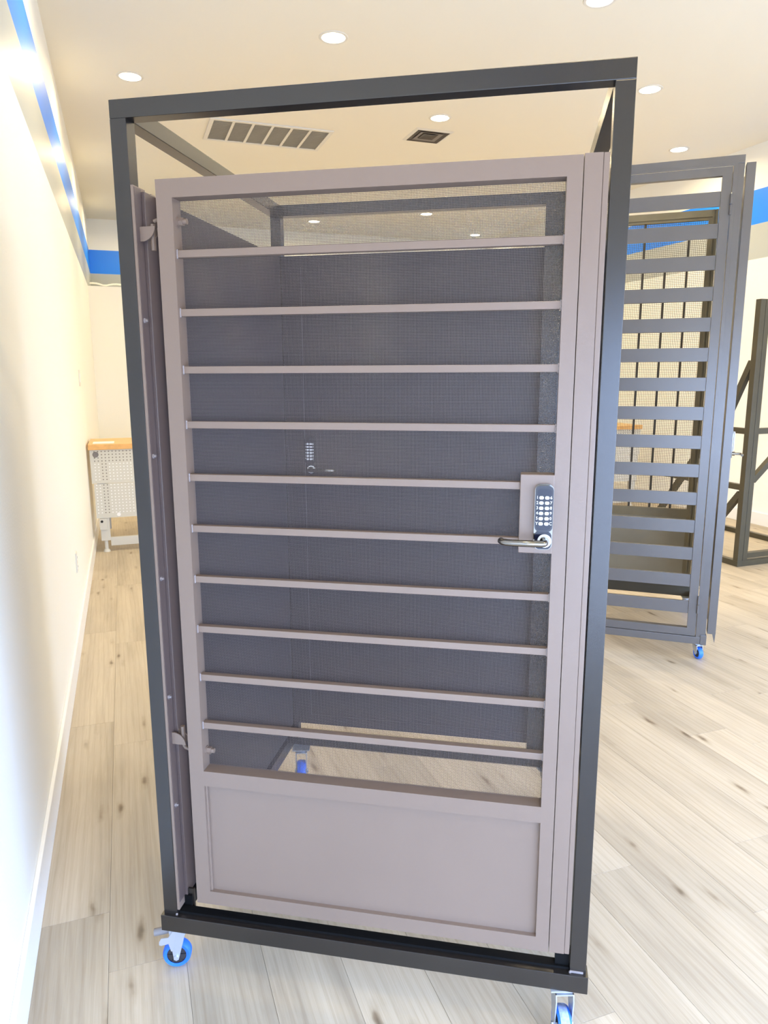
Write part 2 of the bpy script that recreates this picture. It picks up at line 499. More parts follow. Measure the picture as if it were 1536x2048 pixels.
df = tag(empty('air_diffuser', (2.82, 6.655, ZC)), 'small square ceiling air diffuser with dark nested louvres', 'vent')
bm = BM(); s0, s1 = 0.187, 0.158
for a in range(4):
    rot = Matrix.Rotation(a * PI / 2, 4, 'Z')
    v = [bm.verts.new(rot @ Vector(q)) for q in ((-s0, -s0, -0.001), (s0, -s0, -0.001), (s1, -s1, -0.010), (-s1, -s1, -0.010))]
    bm.faces.new(v)
obj('frame', bm, 'vent', df)
b1('duct_back', 'ventdark', df, -s1, s1, -s1, s1, -0.0035, 0)
for q, (ra, rb) in enumerate(((0.155, 0.118), (0.112, 0.078), (0.072, 0.036))):
    bm = BM()
    for a in range(4):
        rot = Matrix.Rotation(a * PI / 2, 4, 'Z')
        v = [bm.verts.new(rot @ Vector(c)) for c in ((-ra, -ra, -0.010), (ra, -ra, -0.010), (rb, -rb, -0.004), (-rb, -rb, -0.004))]
        bm.faces.new(v)
    obj('louvre', bm, 'ventdark' if q != 1 else 'rubber', df)

# ------------------------------------------------------------------ casters (parts of a stand)
def caster(parent, x, y, ztop, r, ang, brake=False, tread='blue'):
    """wheel rests on z=0; rolls along local direction ang (deg, 0 = +x), swivel offset behind the pivot"""
    A = math.radians(ang); dx = Vector((math.cos(A), math.sin(A), 0)); ax = Vector((-math.sin(A), math.cos(A), 0))
    piv = Vector((x, y, 0)); c = piv + dx * r * 0.45 + Vector((0, 0, r)); w = r * 0.42
    root_bm = BM()
    R = Matrix((dx, ax, Vector((0, 0, 1)))).transposed().to_4x4()
    # body: top plate, swivel housing, two fork cheeks
    def L(px, py, pz): return piv + dx * px + ax * py + Vector((0, 0, pz))
    k = box(root_bm, -r * .8, r * .8, -r * .8, r * .8, ztop - 0.004, ztop)
    for s in (-1, 1):
        y0 = s * (w + 0.0015); y1 = s * (w + 0.004)
        pts = [(-r * .55, ztop - 0.012), (r * .75, ztop - 0.012), (r * .85, ztop - 0.03), (r * .62, r * .78), (r * .45, r * .68), (r * .28, r * .78), (-r * .25, ztop - 0.04), (-r * .55, ztop - 0.028)]
        extrude_poly(root_bm, pts, 'y', min(y0, y1), max(y0, y1))
    box(root_bm, -r * .55, r * .75, -w - 0.004, w + 0.004, ztop - 0.015, ztop - 0.012)
    tube(root_bm, (0, 0, ztop - 0.013), (0, 0, ztop - 0.003), r * .55, 20)
    T = R.copy(); T.translation = piv
    bmesh.ops.transform(root_bm, matrix=T, verts=root_bm.verts)
    body = obj('caster', root_bm, 'zinc', parent, smooth=True)
    # tyre
    bm = BM(); seg = 36
    prof = [(r * .68, w * .78), (r * .90, w * .92), (r * .985, w * .6), (r, 0), (r * .985, -w * .6), (r * .90, -w * .92), (r * .68, -w * .78)]
    rings = []
    for i in range(seg):
        t = 2 * PI * i / seg
        rings.append([bm.verts.new(c + (dx * math.cos(t) + Vector((0, 0, 1)) * math.sin(t)) * rr + ax * ww) for rr, ww in prof])
    for i in range(seg):
        a, b = rings[i], rings[(i + 1) % seg]
        for j in range(len(prof) - 1):
            f = bm.faces.new((a[j], b[j], b[j + 1], a[j + 1]))
            f.material_index = 1 if j in (2, 3) else 0
    obj('tyre', bm, ['blue', tread], body, smooth=True)
    bm = BM(); tube(bm, c - ax * w * .62, c + ax * w * .62, r * .69, 28)
    for i in range(6):
        t = PI * i / 3
        for s in (-1, 1):
            p = c + ax * s * w * .66
            bar(bm, p + (dx * math.cos(t) + Vector((0, 0, 1)) * math.sin(t)) * r * .2, p + (dx * math.cos(t) + Vector((0, 0, 1)) * math.sin(t)) * r * .66, 0.003, 0.003)
    obj('hub', bm, 'hub', body)
    bm = BM(); tube(bm, c - ax * (w + 0.008), c + ax * (w + 0.008), r * .17, 6)
    obj('axle_bolt', bm, 'zinc', body)
    if brake:
        bm = BM()
        p = piv + dx * (r * 0.55) + Vector((0, 0, ztop - 0.020))
        p = p + Vector((0, 0, -0.014))
        tube(bm, p + dx * 0.050 + ax * 0.004 + Vector((0, 0, -0.006)), p, 0.0095, 12)
        obj('brake_pedal', bm, 'rubber', body, smooth=True)
        bm = BM()
        pts = [(r * 1.55, ztop - 0.056), (r * 1.4, ztop - 0.046), (r * .9, ztop - 0.044), (r * .6, ztop - 0.028), (r * .3, ztop - 0.028), (r * .55, ztop - 0.080), (r * .75, ztop - 0.085), (r * .9, ztop - 0.062), (r * 1.4, ztop - 0.066), (r * 1.55, ztop - 0.064)]
        extrude_poly(bm, pts, 'y', w + 0.0042, w + 0.0065)
        bmesh.ops.transform(bm, matrix=T, verts=bm.verts)
        obj('brake_lever', bm, 'zinc', body)
    return body

# ------------------------------------------------------------------ woven mesh
def weave(x0, x1, z0, z1, pitch, r, y, skip=None):
    """plain weave of wires as one mesh: triangular section, one segment per crossing"""
    import numpy as np
    nx = int(round((x1 - x0) / pitch)); nz = int(round((z1 - z0) / pitch))
    px, pz = (x1 - x0) / nx, (z1 - z0) / nz
    amp = r * 0.95
    V = []; F = []; base = 0
    ang = np.array([-PI / 2, PI / 6, 5 * PI / 6])
    # vertical wires
    iz = np.arange(nz + 1)
    for i in range(nx):
        x = x0 + (i + 0.5) * px
        zz = z0 + iz * pz; zz[0] = z0; 
        yy = y + amp * np.where((iz + i) % 2 == 0, 1, -1)
        ring = np.stack([np.stack([np.full(nz + 1, x + r * math.cos(a)), yy + r * math.sin(a), zz], 1) for a in ang], 1)
        V.append(ring.reshape(-1, 3))
        k = np.arange(nz)
        for j in range(3):
            jn = (j + 1) % 3
            F.append(np.stack([base + k * 3 + j, base + k * 3 + jn, base + (k + 1) * 3 + jn, base + (k + 1) * 3 + j], 1))
        base += 3 * (nz + 1)
    ix = np.arange(nx)
    for i in range(nz + 1):
        z = z0 + i * pz
        if z > z1 - 1e-6: z = z1 - r
        xx = x0 + (ix + 0.5) * px
        yy = y - amp * np.where((i + ix) % 2 == 0, 1, -1)
        ring = np.stack([np.stack([xx, yy + r * math.sin(a), np.full(nx, z + r * math.cos(a))], 1) for a in ang], 1)
        ring[0, :, 0] = x0; ring[-1, :, 0] = x1
        V.append(ring.reshape(-1, 3))
        k = np.arange(nx - 1)
        for j in range(3):
            jn = (j + 1) % 3
            F.append(np.stack([base + k * 3 + j, base + (k + 1) * 3 + j, base + (k + 1) * 3 + jn, base + k * 3 + jn], 1))
        base += 3 * nx
    V = np.concatenate(V).astype(np.float32); F = np.concatenate(F).astype(np.int32)
    me = bpy.data.meshes.new('screen_mesh')
    me.vertices.add(len(V)); me.vertices.foreach_set('co', V.ravel())
    me.loops.add(F.size); me.loops.foreach_set('vertex_index', F.ravel())
    me.polygons.add(len(F)); me.polygons.foreach_set('loop_start', np.arange(0, F.size, 4, dtype=np.int32))
    me.update(calc_edges=True)
    me.polygons.foreach_set('use_smooth', np.ones(len(F), bool))
    me.materials.append(M['wire'])
    return me

# ------------------------------------------------------------------ keypad lock (part of a door)
def keypad_lock(parent, x, z, s, lever_dir=-1, face=-1, y=0.0):
    """x,z: top-left corner anchor at body centre top; face -1 looks to -Y"""
    w, h = 0.0365 * s, 0.133 * s
    f = face
    def Y(a): return y + f * a
    def prism(bm, pts, a, b): extrude_poly(bm, pts, 'y', min(Y(a), Y(b)), max(Y(a), Y(b)))
    bm = BM(); prism(bm, rrect(x - w / 2, x + w / 2, z - h, z, 0.012 * s), 0, 0.006)
    body = obj('keypad_lock', bm, 'chrome', parent, smooth=True)
    bm = BM(); prism(bm, rrect(x - w / 2 + .002, x + w / 2 - .002, z - h + .002, z - 0.094 * s, 0.010 * s), 0.006, 0.010)
    obj('lower_housing', bm, 'blackgloss', body)
    bm = BM()
    o0 = rrect(x - w / 2 + .001, x + w / 2 - .001, z - 0.094 * s, z - .002, 0.010 * s)
    prism(bm, o0, 0.006, 0.017)
    obj('keypad_rim', bm, 'rim', body, smooth=True)
    bm = BM(); prism(bm, rrect(x - w / 2 + .0045, x + w / 2 - .0045, z - 0.090 * s, z - .008, 0.007 * s), 0.017, 0.0178)
    obj('keypad_face', bm, 'blackgloss', body)
    cols = (-0.0056 * s, 0.0054 * s)
    kz = [z - (0.0252 + 0.0104 * i) * s for i in range(6)]
    first_key = None
    for i, zz in enumerate(kz):
        for j, cxk in enumerate(cols):
            if first_key is None:
                bm = BM()
                extrude_poly(bm, rrect(-0.0042 * s, 0.0042 * s, -0.0031 * s, 0.0031 * s, 0.003 * s), 'y', min(Y(.0178), Y(.0205)) - y, max(Y(.0178), Y(.0205)) - y)
                first_key = obj('key', bm, 'key', body, (x + cxk, y, zz))
            else:
                c = first_key.copy(); COL.objects.link(c); c.location = (x + cxk, y, zz)
    rot = (PI / 2, 0, 0) if f < 0 else (PI / 2, 0, PI)
    for i, ch in enumerate('12345Y'):
        txt('numeral', ch, 0.0085 * s, 'key', body, (x + f * -1 * -0.0133 * s * 1, Y(.018), kz[i]) if f < 0 else (x + 0.0133 * s, Y(.018), kz[i]), rot)
    for i, ch in enumerate('67890C'):
        txt('numeral', ch, 0.0085 * s, 'key', body, (x + 0.0130 * s, Y(.018), kz[i]) if f < 0 else (x - 0.0130 * s, Y(.018), kz[i]), rot)
    # rose and lever
    rx, rzz = x + 0.003 * s, z - 0.1135 * s
    bm = BM(); tube(bm, (rx, Y(.010), rzz), (rx, Y(.0135), rzz), 0.0135 * s, 32, None)
    obj('lever_rose', bm, 'key', body, smooth=True)
    bm = BM(); tube(bm, (rx, Y(.0135), rzz), (rx, Y(.019), rzz), 0.0095 * s, 24)
    obj('lever_collar', bm, 'chrome', body, smooth=True)
    bm = BM(); dl_ = lever_dir
    pts = [(rx, Y(.017), rzz), (rx, Y(.034), rzz), (rx + dl_ * .002, Y(.038), rzz), (rx + dl_ * .006, Y(.040), rzz), (rx + dl_ * .06 * s, Y(.040), rzz), (rx + dl_ * .073 * s, Y(.038), rzz), (rx + dl_ * .082 * s, Y(.032), rzz), (rx + dl_ * .085 * s, Y(.024), rzz)]
    path(bm, pts, 0.0068 * s, 16)
    obj('lever', bm, 'chrome', body, smooth=True)
    return body

# ------------------------------------------------------------------ GATE STAND 1
g1 = math.radians(30.6072)
G1 = tag(empty('gate_display_stand', (0.0109, 1.6729, 0), -g1),
         'wheeled dark tube frame holding a taupe mesh gate with ten rungs and keypad lock', 'gate stand')
W1, D1, T, ZT, ZR1, ZR0 = 1.0174, 0.982, 0.0355, 2.0446, 0.183, 0.140
posts = []
for x, y in ((0, 0), (W1 - T, 0), (0, D1 - T), (W1 - T, D1 - T)):
    b1('post', 'frame', G1, x, x + T, y, y + T, ZR1 - 0.002, ZT - T, bev=0.0015)
b1('top_rail', 'frame', G1, 0, W1, 0, T, ZT - T, ZT, bev=0.0015)
b1('top_rail', 'frame', G1, 0, W1, D1 - T, D1, ZT - T, ZT, bev=0.0015)
for x in (0, W1 - T):
    b1('side_rail', 'frame', G1, x, x + T, T, D1 - T, ZT - T, ZT, bev=0.0015)
b1('bottom_rail', 'frame', G1, -0.0045, W1 + 0.0045, -0.010, 0.027, ZR0, ZR1, bev=0.0012)
b1('bottom_rail', 'frame', G1, -0.0045, W1 + 0.0045, D1 - 0.030, D1, ZR0 - 0.01, ZR1, bev=0.0012)
for x in (0, W1 - T):
    b1('bottom_side_rail', 'frame', G1, x, x + T, 0.027, D1 - 0.030, ZR0, ZR1, bev=0.0012)
# bright sill strip behind the bottom rail's top edge
b1('sill_bar', 'black', G1, 0.036, 0.981, 0.006, 0.029, ZR1, ZR1 + 0.006)
# corner welds
for x in (T - 0.001, W1 - T + 0.001):
    bm = BM(); bmesh.ops.create_icosphere(bm, subdivisions=1, radius=0.0035, matrix=Matrix.Translation((x, -0.001, ZR1 + 0.001)))
    obj('weld', bm, 'weld', G1, smooth=True)
bm = BM(); box(bm, W1 - T, W1 - 0.006, -0.003, 0.0, ZR1 + 0.0005, ZR1 + 0.006, bev=0.001)
obj('weld', bm, 'weld', G1)
# hinge side jamb
JZ0, JZ1 = 0.215, 1.880
bm = BM()
box(bm, T, 0.0415, 0.001, 0.050, JZ0 - 0.02, JZ1 + 0.003, bev=0.0008)
obj('hinge_jamb', bm, 'leaf', G1)
b1('hinge_jamb', 'jamb', G1, 0.0415, 0.050, 0.031, 0.085, JZ0, JZ1 - 0.004, bev=0.0015)
b1('hinge_jamb', 'jamb', G1, 0.0415, 0.0425, 0.004, 0.031, JZ0, JZ1, bev=0.0)
b1('hinge_jamb', 'jamb', G1, 0.050, 0.075, 0.080, 0.086, JZ0, JZ1 - 0.004)
for z in (1.614, 1.325, 1.045, 0.757, 0.477):
    bm = BM(); tube(bm, (0.0425, 0.012, z), (0.0455, 0.012, z), 0.0055, 6); tube(bm, (0.0455, 0.012, z), (0.050, 0.012, z), 0.0028, 8)
    obj('screw', bm, 'weld', G1)
# gate leaf
LX0, LX1, LZ0, LZ1 = 0.091, 0.9335, 0.2255, 1.8900
OX0, OX1, OZ0, OZ1 = 0.1262, 0.9050, 0.5815, 1.8540
KX0, KX1, KZ0, KZ1 = 0.1245, 0.9080, 0.2610, 0.5435
LY0, LY1 = 0.000, 0.036
leaf_bm = BM()
box(leaf_bm, LX0, OX0, LY0, LY1, LZ0, LZ1)
box(leaf_bm, OX1, LX1, LY0, LY1, LZ0, LZ1)
box(leaf_bm, OX0, OX1, LY0, LY1, OZ1, LZ1)
box(leaf_bm, OX0, OX1, LY0, LY1, KZ1, OZ0)
box(leaf_bm, OX0, OX1, LY0, LY1, LZ0, KZ0)
bmesh.ops.remove_doubles(leaf_bm, verts=leaf_bm.verts, dist=1e-6)
leaf = obj('gate_leaf', leaf_bm, 'leaf', G1)
# rounded inner lips
for (x0, x1, z0, z1) in ((OX0, OX1, OZ0, OZ1), (KX0, KX1, KZ0, KZ1)):
    pass
b1('kick_panel', 'leaf', leaf, KX0 - 0.003, KX1 + 0.002, 0.011, 0.016, KZ0 - 0.003, KZ1 + 0.003)
b1('bead', 'leaf', leaf, KX0 + .001, KX0 + 0.007, 0.004, 0.011, KZ0, KZ1, bev=0.0015)
rz = [1.7458, 1.6283, 1.5106, 1.3945, 1.2797, 1.1655, 1.0492, 0.9316, 0.8142, 0.6945]
for i, z in enumerate(rz):
    x1 = OX1 + 0.0005
    if i in (4, 5): x1 = 0.8395
    b1('rung', 'leaf', leaf, OX0 - 0.0005, x1, 0.008, 0.024, z - 0.0075, z + 0.0075, bev=0.0012)
    for xx in (OX0, ) + ((OX1,) if i not in (4, 5) else ()):
        s = 1 if xx == OX0 else -1
        bm = BM()
        for k in range(7):
            bmesh.ops.create_icosphere(bm, subdivisions=1, radius=0.0026, matrix=Matrix.Translation((xx + s * 0.0008, 0.009, z - 0.0075 + k * 0.0025)))
        obj('weld', bm, 'weld', leaf, smooth=True)
me = weave(OX0, OX1, OZ0, OZ1, 0.0030, 0.00044, 0.0335)
sm = bpy.data.objects.new('screen_mesh', me); COL.objects.link(sm); sm.parent = leaf; sm['kind'] = 'stuff'
# lock box
b1('lock_box', 'leaf', leaf, 0.8390, 0.9052, -0.0006, 0.036, 1.1440, 1.3040, bev=0.0015)
keypad_lock(G1, 0.8865, 1.2865, 1.0, -1, -1, -0.0006)
# latch jamb, right
b1('latch_jamb', 'leaf', G1, 0.9350, 0.9680, 0.000, 0.034, 0.2265, 1.8920, bev=0.0006)
b1('latch_jamb', 'leaf', G1, 0.9685, 0.9792, 0.001, 0.034, 0.2265, 1.8920, bev=0.0014)
b1('foot_bracket', 'black', G1, 0.950, 0.981, 0.012, 0.030, ZR1, 0.2265)
b1('foot_bracket', 'black', G1, 0.037, 0.060, 0.030, 0.10, ZR1, 0.215)
b1('strap_foot', 'frame', G1, 0.040, 0.066, 0.034, 0.040, ZR1 - 0.02, 0.232)
# hinges
def hinge(z, top):
    bm = BM()
    sg = 1 if top else -1
    pts = [(0.0425, z + sg * .013)] + [(0.0425 + 0.034 * math.cos(t), z + sg * .013 - sg * 0.030 * math.sin(t)) for t in [PI / 2 * k / 8 for k in range(0, 9)]][0:8] + [(0.0425, z - sg * .016)]
    extrude_poly(bm, pts, 'y', 0.016, 0.019)
    h = obj('hinge_bracket', bm, 'leaf', G1)
    extra = BM(); extrude_poly(extra, pts, 'y', 0.034, 0.037); 
    obj('hinge_plate', extra, 'leaf', h)
    bm = BM(); pz0, pz1 = (z - 0.034, z + 0.018) if top else (z - 0.012, z + 0.030)
    tube(bm, (0.066, 0.027, pz0), (0.066, 0.027, pz1), 0.0052, 16)
    obj('hinge_pin', bm, 'leaf', h, smooth=True)
    bm = BM(); ez = z + sg * 0.020
    path(bm, [(0.066, 0.027, z + sg * .010), (0.067, 0.027, ez), (0.072, 0.025, ez + sg * .004), (0.080, 0.024, ez + sg * .006), (LX0, 0.023, ez + sg * .006)], 0.0045, 12)
    obj('hinge_bolt', bm, 'leaf', h, smooth=True)
    bm = BM(); tube(bm, (0.084, 0.023, ez + sg * .006), (LX0, 0.023, ez + sg * .006), 0.010, 6)
    obj('hinge_nut', bm, 'leaf', h)
hinge(1.791, True)
hinge(0.648, False)
for z in (1.8112, 0.6243):
    bm = BM(); tube(bm, (OX0, 0.0225, z), (OX0 + 0.003, 0.0225, z), 0.0105, 20)
    w_ = obj('bolt_washer', bm, 'leaf', leaf, smooth=True)
    bm = BM(); tube(bm, (OX0 + 0.003, 0.0225, z), (OX0 + 0.012, 0.0225, z), 0.0088, 6)
    obj('bolt_nut', bm, 'leaf', leaf)
    bm = BM(); tube(bm, (OX0 + 0.012, 0.0225, z), (OX0 + 0.020, 0.0225, z), 0.0058, 14)
    obj('bolt_end', bm, 'leaf', leaf, smooth=True)
# left side panel door
SP = b1('side_panel', 'panel2', G1, 0.006, 0.030, 0.10, D1 - T - 0.002, 0.215, 1.884, bev=0.001)
b1('panel_stile', 'leaf', SP, 0.028, 0.036, 0.086, 0.125, 0.215, 1.884, bev=0.001)
b1('panel_skirt', 'panel2', SP, 0.010, 0.020, 0.10, D1 - T - 0.002, ZR1, 0.215)
# back door with its own lock
BP = b1('back_door', 'panel2', G1, 0.060, 0.965, D1 - 0.028, D1 - 0.012, 0.222, 1.885)
b1('door_stile', 'panel2', BP, 0.050, 0.100, D1 - 0.0335, D1 - 0.010, 0.222, 1.885, bev=0.0012)
b1('door_stile', 'panel2', BP, 0.930, 0.968, D1 - 0.0335, D1 - 0.010, 0.222, 1.885, bev=0.0012)
b1('door_rail', 'panel2', BP, 0.100, 0.930, D1 - 0.0335, D1 - 0.010, 1.850, 1.885, bev=0.0012)
b1('door_rail', 'panel2', BP, 0.100, 0.930, D1 - 0.0335, D1 - 0.010, 0.222, 0.258, bev=0.0012)
for z in (1.30, 0.75):
    pass
b1('back_jamb', 'panel2', G1, T, 0.050, D1 - 0.033, D1 - 0.004, ZR1, 1.885)
b1('door_post', 'frame', G1, 0.8860, 0.9420, D1 - T - 0.006 - 0.035, D1 - T - 0.004, ZR1, ZT - T, bev=0.0012)
keypad_lock(G1, 0.122, 1.292, 1.0, 1, -1, D1 - 0.034)
# casters
caster(G1, 0.022, 0.045, ZR0, 0.036, 196, brake=True)
caster(G1, 0.968, 0.022, ZR0, 0.040, -78, tread='tread')
caster(G1, 0.060, D1 - 0.04, ZR0 - 0.01, 0.040, -75)
caster(G1, W1 - 0.05, D1 - 0.04, ZR0 - 0.01, 0.040, -60)

# ------------------------------------------------------------------ GATE STAND 2
g2 = math.radians(39.5723)
G2 = tag(empty('gate_display_stand', (2.8069, 2.8364, 0), -g2),
         'grey bronze wheeled gate stand with wide horizontal slats, standing behind at the right', 'gate stand')
W2, D2, T2, ZT2 = 0.79, 0.92, 0.036, 2.503
def c2(*a): return (-a[0],)
X0 = -W2
b1('top_rail', 'gate2', G2, X0, 0.005, 0, T2, ZT2 - T2, ZT2, bev=0.0012)
b1('top_rail', 'gate2', G2, X0, 0.005, D2 - T2, D2, ZT2 - T2, ZT2, bev=0.0012)
for x in (X0, 0.005 - T2):
    b1('side_rail', 'gate2', G2, x, x + T2, T2, D2 - T2, ZT2 - T2, ZT2, bev=0.0012)
    b1('bottom_side_rail', 'gate2', G2, x, x + T2, T2, D2 - T2, 0.087, 0.124, bev=0.0012)
b1('bottom_rail', 'gate2', G2, X0, 0.001, -0.004, T2, 0.087, 0.127, bev=0.0012)
b1('bottom_rail', 'rack', G2, X0, 0.001, D2 - T2, D2, 0.087, 0.155, bev=0.0012)
for x, y in ((X0, 0), (0.005 - T2, 0.002), (X0, D2 - T2), (0.005 - T2, D2 - T2)):
    b1('post', 'gate2', G2, x, x + T2, y, y + T2 - 0.002, 0.124, ZT2 - T2, bev=0.0012)
b1('corner_block', 'gate2', G2, -0.020, 0.010, -0.006, 0.030, 0.087, 0.140, bev=0.001)
# front jamb strip around leaf
b1('jamb_strip', 'gate2', G2, -0.0425, -0.0245, -0.004, 0.0015, 0.128, 2.4665, bev=0.0008)
b1('jamb_strip', 'gate2', G2, X0 + 0.03, -0.0425, -0.004, 0.0015, 2.4575, 2.4665, bev=0.0008)
l2 = BM()
LA, LB, LC, LD = X0 + 0.045, -0.0455, 0.130, 2.4560
box(l2, LB - 0.0425, LB, 0.0, 0.030, LC, LD); box(l2, LA, LA + 0.0425, 0.0, 0.030, LC, LD)
box(l2, LA + 0.0425, LB - 0.0425, 0.0, 0.030, LD - 0.039, LD); box(l2, LA + 0.0425, LB - 0.0425, 0.0, 0.030, LC, LC + 0.042)
leaf2 = obj('gate_leaf', l2, 'gate2', G2)
sl = None
for i in range(15):
    z1 = 2.349 - i * (2.349 - 0.3178) / 14
    if sl is None:
        sl = b1('slat', 'gate2', leaf2, LA + 0.0425, LB - 0.0435, 0.004, 0.018, -0.067, 0.0, bev=0.001)
        sl.location = (0, 0, z1)
    else:
        c = sl.copy(); COL.objects.link(c); c.location = (0, 0, z1)
for z in (2.285, 0.305):
    bm = BM(); tube(bm, (-0.0435, -0.007, z - 0.047), (-0.0435, -0.007, z + 0.047), 0.0055, 14)
    hh = obj('barrel_hinge', bm, 'gate2', G2, smooth=True)
    bm = BM(); tube(bm, (-0.0435, -0.007, z - 0.0015), (-0.0435, -0.007, z + 0.0015), 0.0066, 14)
    obj('hinge_washer', bm, 'chrome', hh, smooth=True)
# back door: frame, mesh, bars, kick panel
bm = BM()
BY0, BY1 = D2 - 0.034, D2 - 0.006
bx1 = -0.034
box(bm, bx1 - 0.050, bx1, BY0, BY1, 0.19, 2.44); box(bm, X0 + 0.035, X0 + 0.085, BY0, BY1, 0.19, 2.44)
box(bm, X0 + 0.085, bx1 - 0.050, BY0, BY1, 2.385, 2.44)
box(bm, X0 + 0.085, bx1 - 0.050, BY0, BY1, 0.60, 0.655)
bd = obj('back_door', bm, 'jambtan', G2)
b1('kick_panel', 'tan', bd, X0 + 0.085, bx1 - 0.050, BY0 + 0.004, BY1 - 0.004, 0.19, 0.60)
bm = BM(); box(bm, bx1 - 0.030, bx1 - 0.022, BY0 - 0.006, BY0, 0.2, 2.44); box(bm, bx1 - 0.012, bx1 - 0.004, BY0 - 0.006, BY0, 0.2, 2.44); box(bm, X0 + 0.085, bx1 - 0.03, BY0 - 0.006, BY0, 2.400, 2.410)
obj('jamb_bead', bm, 'jambtan', bd)
for a, zt in ((-0.190, 2.30), (-0.314, 2.10), (-0.440, 2.385), (-0.566, 2.385)):
    b1('bar', 'gate2d', bd, a, a + 0.013, BY0 + 0.008, BY0 + 0.020, 0.655, zt)
b1('cross_bar', 'gate2d', bd, -0.44, bx1 - 0.05, BY0 + 0.009, BY0 + 0.019, 2.292, 2.302)
me = weave(X0 + 0.085, bx1 - 0.050, 0.655, 2.385, 0.0105, 0.0011, BY1 - 0.006)
me.materials.clear(); me.materials.append(M['gate2d'])
o = bpy.data.objects.new('screen_mesh', me); COL.objects.link(o); o.parent = bd; o['kind'] = 'stuff'
# side door on the right with lock
sd = b1('side_door', 'gate2', G2, 0.0125, 0.0525, 0.000, 0.055, 0.150, 2.4665, bev=0.0012)
b1('door_board', 'gate2', sd, 0.0205, 0.0445, 0.055, 0.86, 0.18, 2.44)
bm = BM(); extrude_poly(bm, [(0.036, 0.152), (0.052, 0.152), (0.050, 0.100)], 'y', 0.004, 0.007)
obj('drop_seal', bm, 'gate2', sd)
lk = empty('lock_mount', (0.0527, 0.045, 0), PI / 2)
lk.parent = G2
# lock facing +x of the stand (built directly)
lockb = box(BM(), 0.0525, 0.059, 0.020, 0.056, 1.080, 1.215, bev=0.003)
kb = obj('keypad_lock', lockb, 'chrome', G2, smooth=True)
b1('keypad_block', 'zinc', kb, 0.059, 0.066, 0.022, 0.054, 1.115, 1.212, bev=0.003)
bm = BM(); tube(bm, (0.059, 0.038, 1.100), (0.072, 0.038, 1.100), 0.010, 16); tube(bm, (0.072, 0.038, 1.100), (0.094, 0.038, 1.100), 0.006, 16)
path(bm, [(0.094, 0.038, 1.100), (0.100, 0.034, 1.100), (0.102, -0.01, 1.100), (0.098, -0.035, 1.100)], 0.006, 12)
obj('lever', bm, 'chrome', kb, smooth=True)
bpy.data.objects.remove(lk)
caster(G2, -0.028, 0.035, 0.087, 0.032, -62)
caster(G2, X0 + 0.05, 0.035, 0.087, 0.032, -40)
caster(G2, X0 + 0.05, D2 - 0.05, 0.087, 0.032, -40)
caster(G2, -0.05, D2 - 0.05, 0.087, 0.032, -80)

# ------------------------------------------------------------------ dark steel rack, right
RK = tag(empty('steel_rack', (4.46, 4.235, 0)), 'dark olive brown steel frame with diagonal braces standing by the right wall', 'rack')
q = 0.048
b1('post', 'rack', RK, 0, q, 0, q, 0.045, 2.036, bev=0.002)
b1('post', 'rack', RK, q + .003, 2 * q, 0.0, q, 0.045, 2.036, bev=0.002)
RX, RY = 1.00, 1.16
b1('post', 'rack', RK, RX - q, RX, 0, q, 0.045, 2.036, bev=0.002)
b1('base_rail', 'rack', RK, 0, q, 0, RY, 0, 0.045, bev=0.002)
b1('base_rail', 'rack', RK, RX - q, RX, 0, RY, 0, 0.045, bev=0.002)
b1('base_rail', 'rack', RK, q, RX - q, 0, q, 0, 0.045, bev=0.002)
b1('low_rail', 'rack', RK, 2 * q, RX - q, 0.0, q, 0.062, 0.105, bev=0.002)
b1('base_rail', 'rack', RK, q, RX - q, RY - q, RY, 0, 0.045, bev=0.002)
for z in (1.04, 0.605):
    b1('side_rail', 'rack', RK, 0.004, 0.044, q, RY - 0.1 if z < 0.8 else 0.46, z, z + 0.045, bev=0.002)
b1('front_rail', 'rack', RK, 2 * q, RX - q, 0.004, 0.044, 1.04, 1.085, bev=0.002)
for p0, p1 in (((0.022, 0.05, 1.585), (0.022, 0.455, 0.70)), ((0.022, 0.05, 0.58), (0.022, 0.47, 0.05)),
               ((0.022, 0.455, 0.94), (0.022, 1.14, 0.02)), ((0.095, 0.024, 0.68), (0.50, 0.024, 1.05)), ((0.022, 0.46, 1.05), (0.022, 0.46, 0.62))):
    bm = BM(); bar(bm, p0, p1, 0.040, 0.046)
    obj('brace', bm, 'rack', RK)

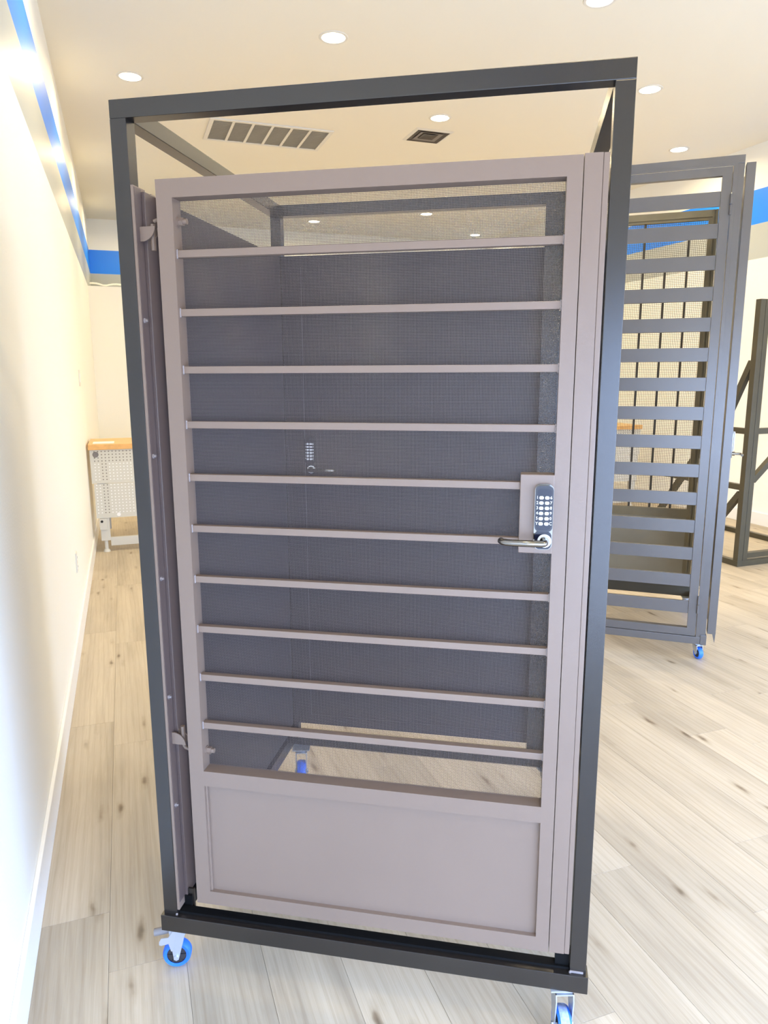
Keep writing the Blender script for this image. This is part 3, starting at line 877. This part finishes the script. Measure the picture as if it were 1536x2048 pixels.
# ------------------------------------------------------------------ workbenches
def bench(x, y, w, label):
    d, h = 0.62, 0.93
    B = tag(empty('workbench', (x, y, 0)), label, 'workbench')
    b1('worktop', 'benchtop', B, 0, w, -0.01, d, h - 0.045, h, bev=0.003)
    # pegboard modesty panel with real holes is too fine: flat squares, dark ones paint the hole shade
    p = b1('pegboard', 'bench', B, 0.01, w - 0.01, 0.004, 0.010, 0.60, h - 0.045)
    p2 = b1('pegboard', 'bench', B, 0.025, w - 0.025, 0.004, 0.010, 0.300, 0.595)
    nx = int((w - 0.06) / 0.0285)
    for zz0, zz1, pp in ((0.61, h - 0.06, p), (0.34, 0.585, p2)):
        bm = BM(); bm2 = BM()
        z = zz1
        row = 0
        while z > zz0:
            for i in range(nx):
                xx = 0.045 + i * 0.0285
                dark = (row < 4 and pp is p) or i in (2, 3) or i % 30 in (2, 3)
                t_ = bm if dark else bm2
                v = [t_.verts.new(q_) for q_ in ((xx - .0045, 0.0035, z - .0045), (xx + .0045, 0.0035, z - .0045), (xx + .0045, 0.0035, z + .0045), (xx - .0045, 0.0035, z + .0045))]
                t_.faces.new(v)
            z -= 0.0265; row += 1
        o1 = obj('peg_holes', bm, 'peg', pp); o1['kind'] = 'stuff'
        o2 = obj('peg_holes', bm2, 'trim', pp); o2['kind'] = 'stuff'
    for xx in (0.04, w - 0.12):
        for yy in (0.012, d - 0.10):
            lg = b1('leg', 'bench', B, xx + 0.01, xx + 0.085, yy, yy + 0.045, 0.10, h - 0.045, bev=0.003)
            bm = BM(); tube(bm, (xx + 0.047, yy + 0.022, 0.02), (xx + 0.047, yy + 0.022, 0.10), 0.015, 14)
            tube(bm, (xx + 0.047, yy + 0.022, 0.0), (xx + 0.047, yy + 0.022, 0.022), 0.030, 20, 0.022)
            obj('levelling_foot', bm, 'bench', lg, smooth=True)
    b1('stretcher', 'bench', B, 0.125, w - 0.11, 0.02, 0.05, 0.05, 0.125, bev=0.002)
    bx = b1('socket_box', 'bench', B, 0.045, 0.105, -0.006, 0.012, 0.20, 0.295, bev=0.002)
    bm = BM(); tube(bm, (0.065, -0.009, 0.272), (0.065, -0.005, 0.272), 0.011, 16); obj('socket_hole', bm, 'hole', bx)
    bm = BM(); tube(bm, (0.055, -0.003, h - 0.085), (0.055, 0.004, h - 0.085), 0.022, 20, 0.024); obj('panel_knob', bm, 'rubber', B, smooth=True)
    bm = BM(); tube(bm, (0.205, 0.0, 0.325), (0.205, 0.004, 0.325), 0.016, 16); obj('panel_button', bm, 'trim', B, smooth=True)
    return B
bench(-0.307, 6.50, 1.85, 'pale grey pegboard workbench with a beech top against the left wall')
bench(3.62, 6.70, 1.86, 'pale workbench with a wooden top seen through the slats of the grey gate')
pp = tag(obj('paper_sheet', box(BM(), -0.27, -0.10, 6.56, 6.74, 0.9305, 0.934), 'trim'), 'flat white packet lying on the left end of the workbench', 'paper')

# ------------------------------------------------------------------ wall plates, cable
def wallplate(name, y, z, w, h, label, cat):
    o = tag(empty(name, (XL, y, z)), label, cat)
    b1('cover_plate', 'plate', o, 0, 0.006, -w / 2, w / 2, -h / 2, h / 2, bev=0.002)
    return o
a = wallplate('light_switch', 6.35, 1.48, 0.12, 0.13, 'small pale switch plate on the left wall above the workbench', 'switch')
for k in (-1, 1):
    b1('rocker', 'trim', a, 0.006, 0.009, k * 0.026 - 0.016, k * 0.026 + 0.016, -0.034, 0.034, bev=0.001)
a = wallplate('wall_outlet', 4.45, 0.43, 0.075, 0.115, 'white power outlet low on the left wall beside the gate', 'outlet')
for k in (-1, 1):
    s_ = b1('socket', 'trim', a, 0.006, 0.008, -0.017, 0.017, k * 0.027 - 0.016, k * 0.027 + 0.016, bev=0.001)
    b1('slot', 'hole', s_, 0.0079, 0.0083, -0.008, -0.005, k * 0.027 - 0.006, k * 0.027 + 0.006)
    b1('slot', 'hole', s_, 0.0079, 0.0083, 0.005, 0.008, k * 0.027 - 0.006, k * 0.027 + 0.006)
bm = BM()
pts = []
for i in range(34):
    t = i / 33
    pts.append((XL + 0.02 + t * 1.3, YP + 0.05 + 0.02 * math.sin(9 * t), ZB3 + 0.012 + 0.03 * abs(math.sin(t * 15 + 1.1)) * (1 - 0.6 * t)))
path(bm, pts, 0.010, 8)
tag(obj('cable', bm, 'cream_cable', smooth=True), 'loose white cable lying along the top of the back partition', 'cable')
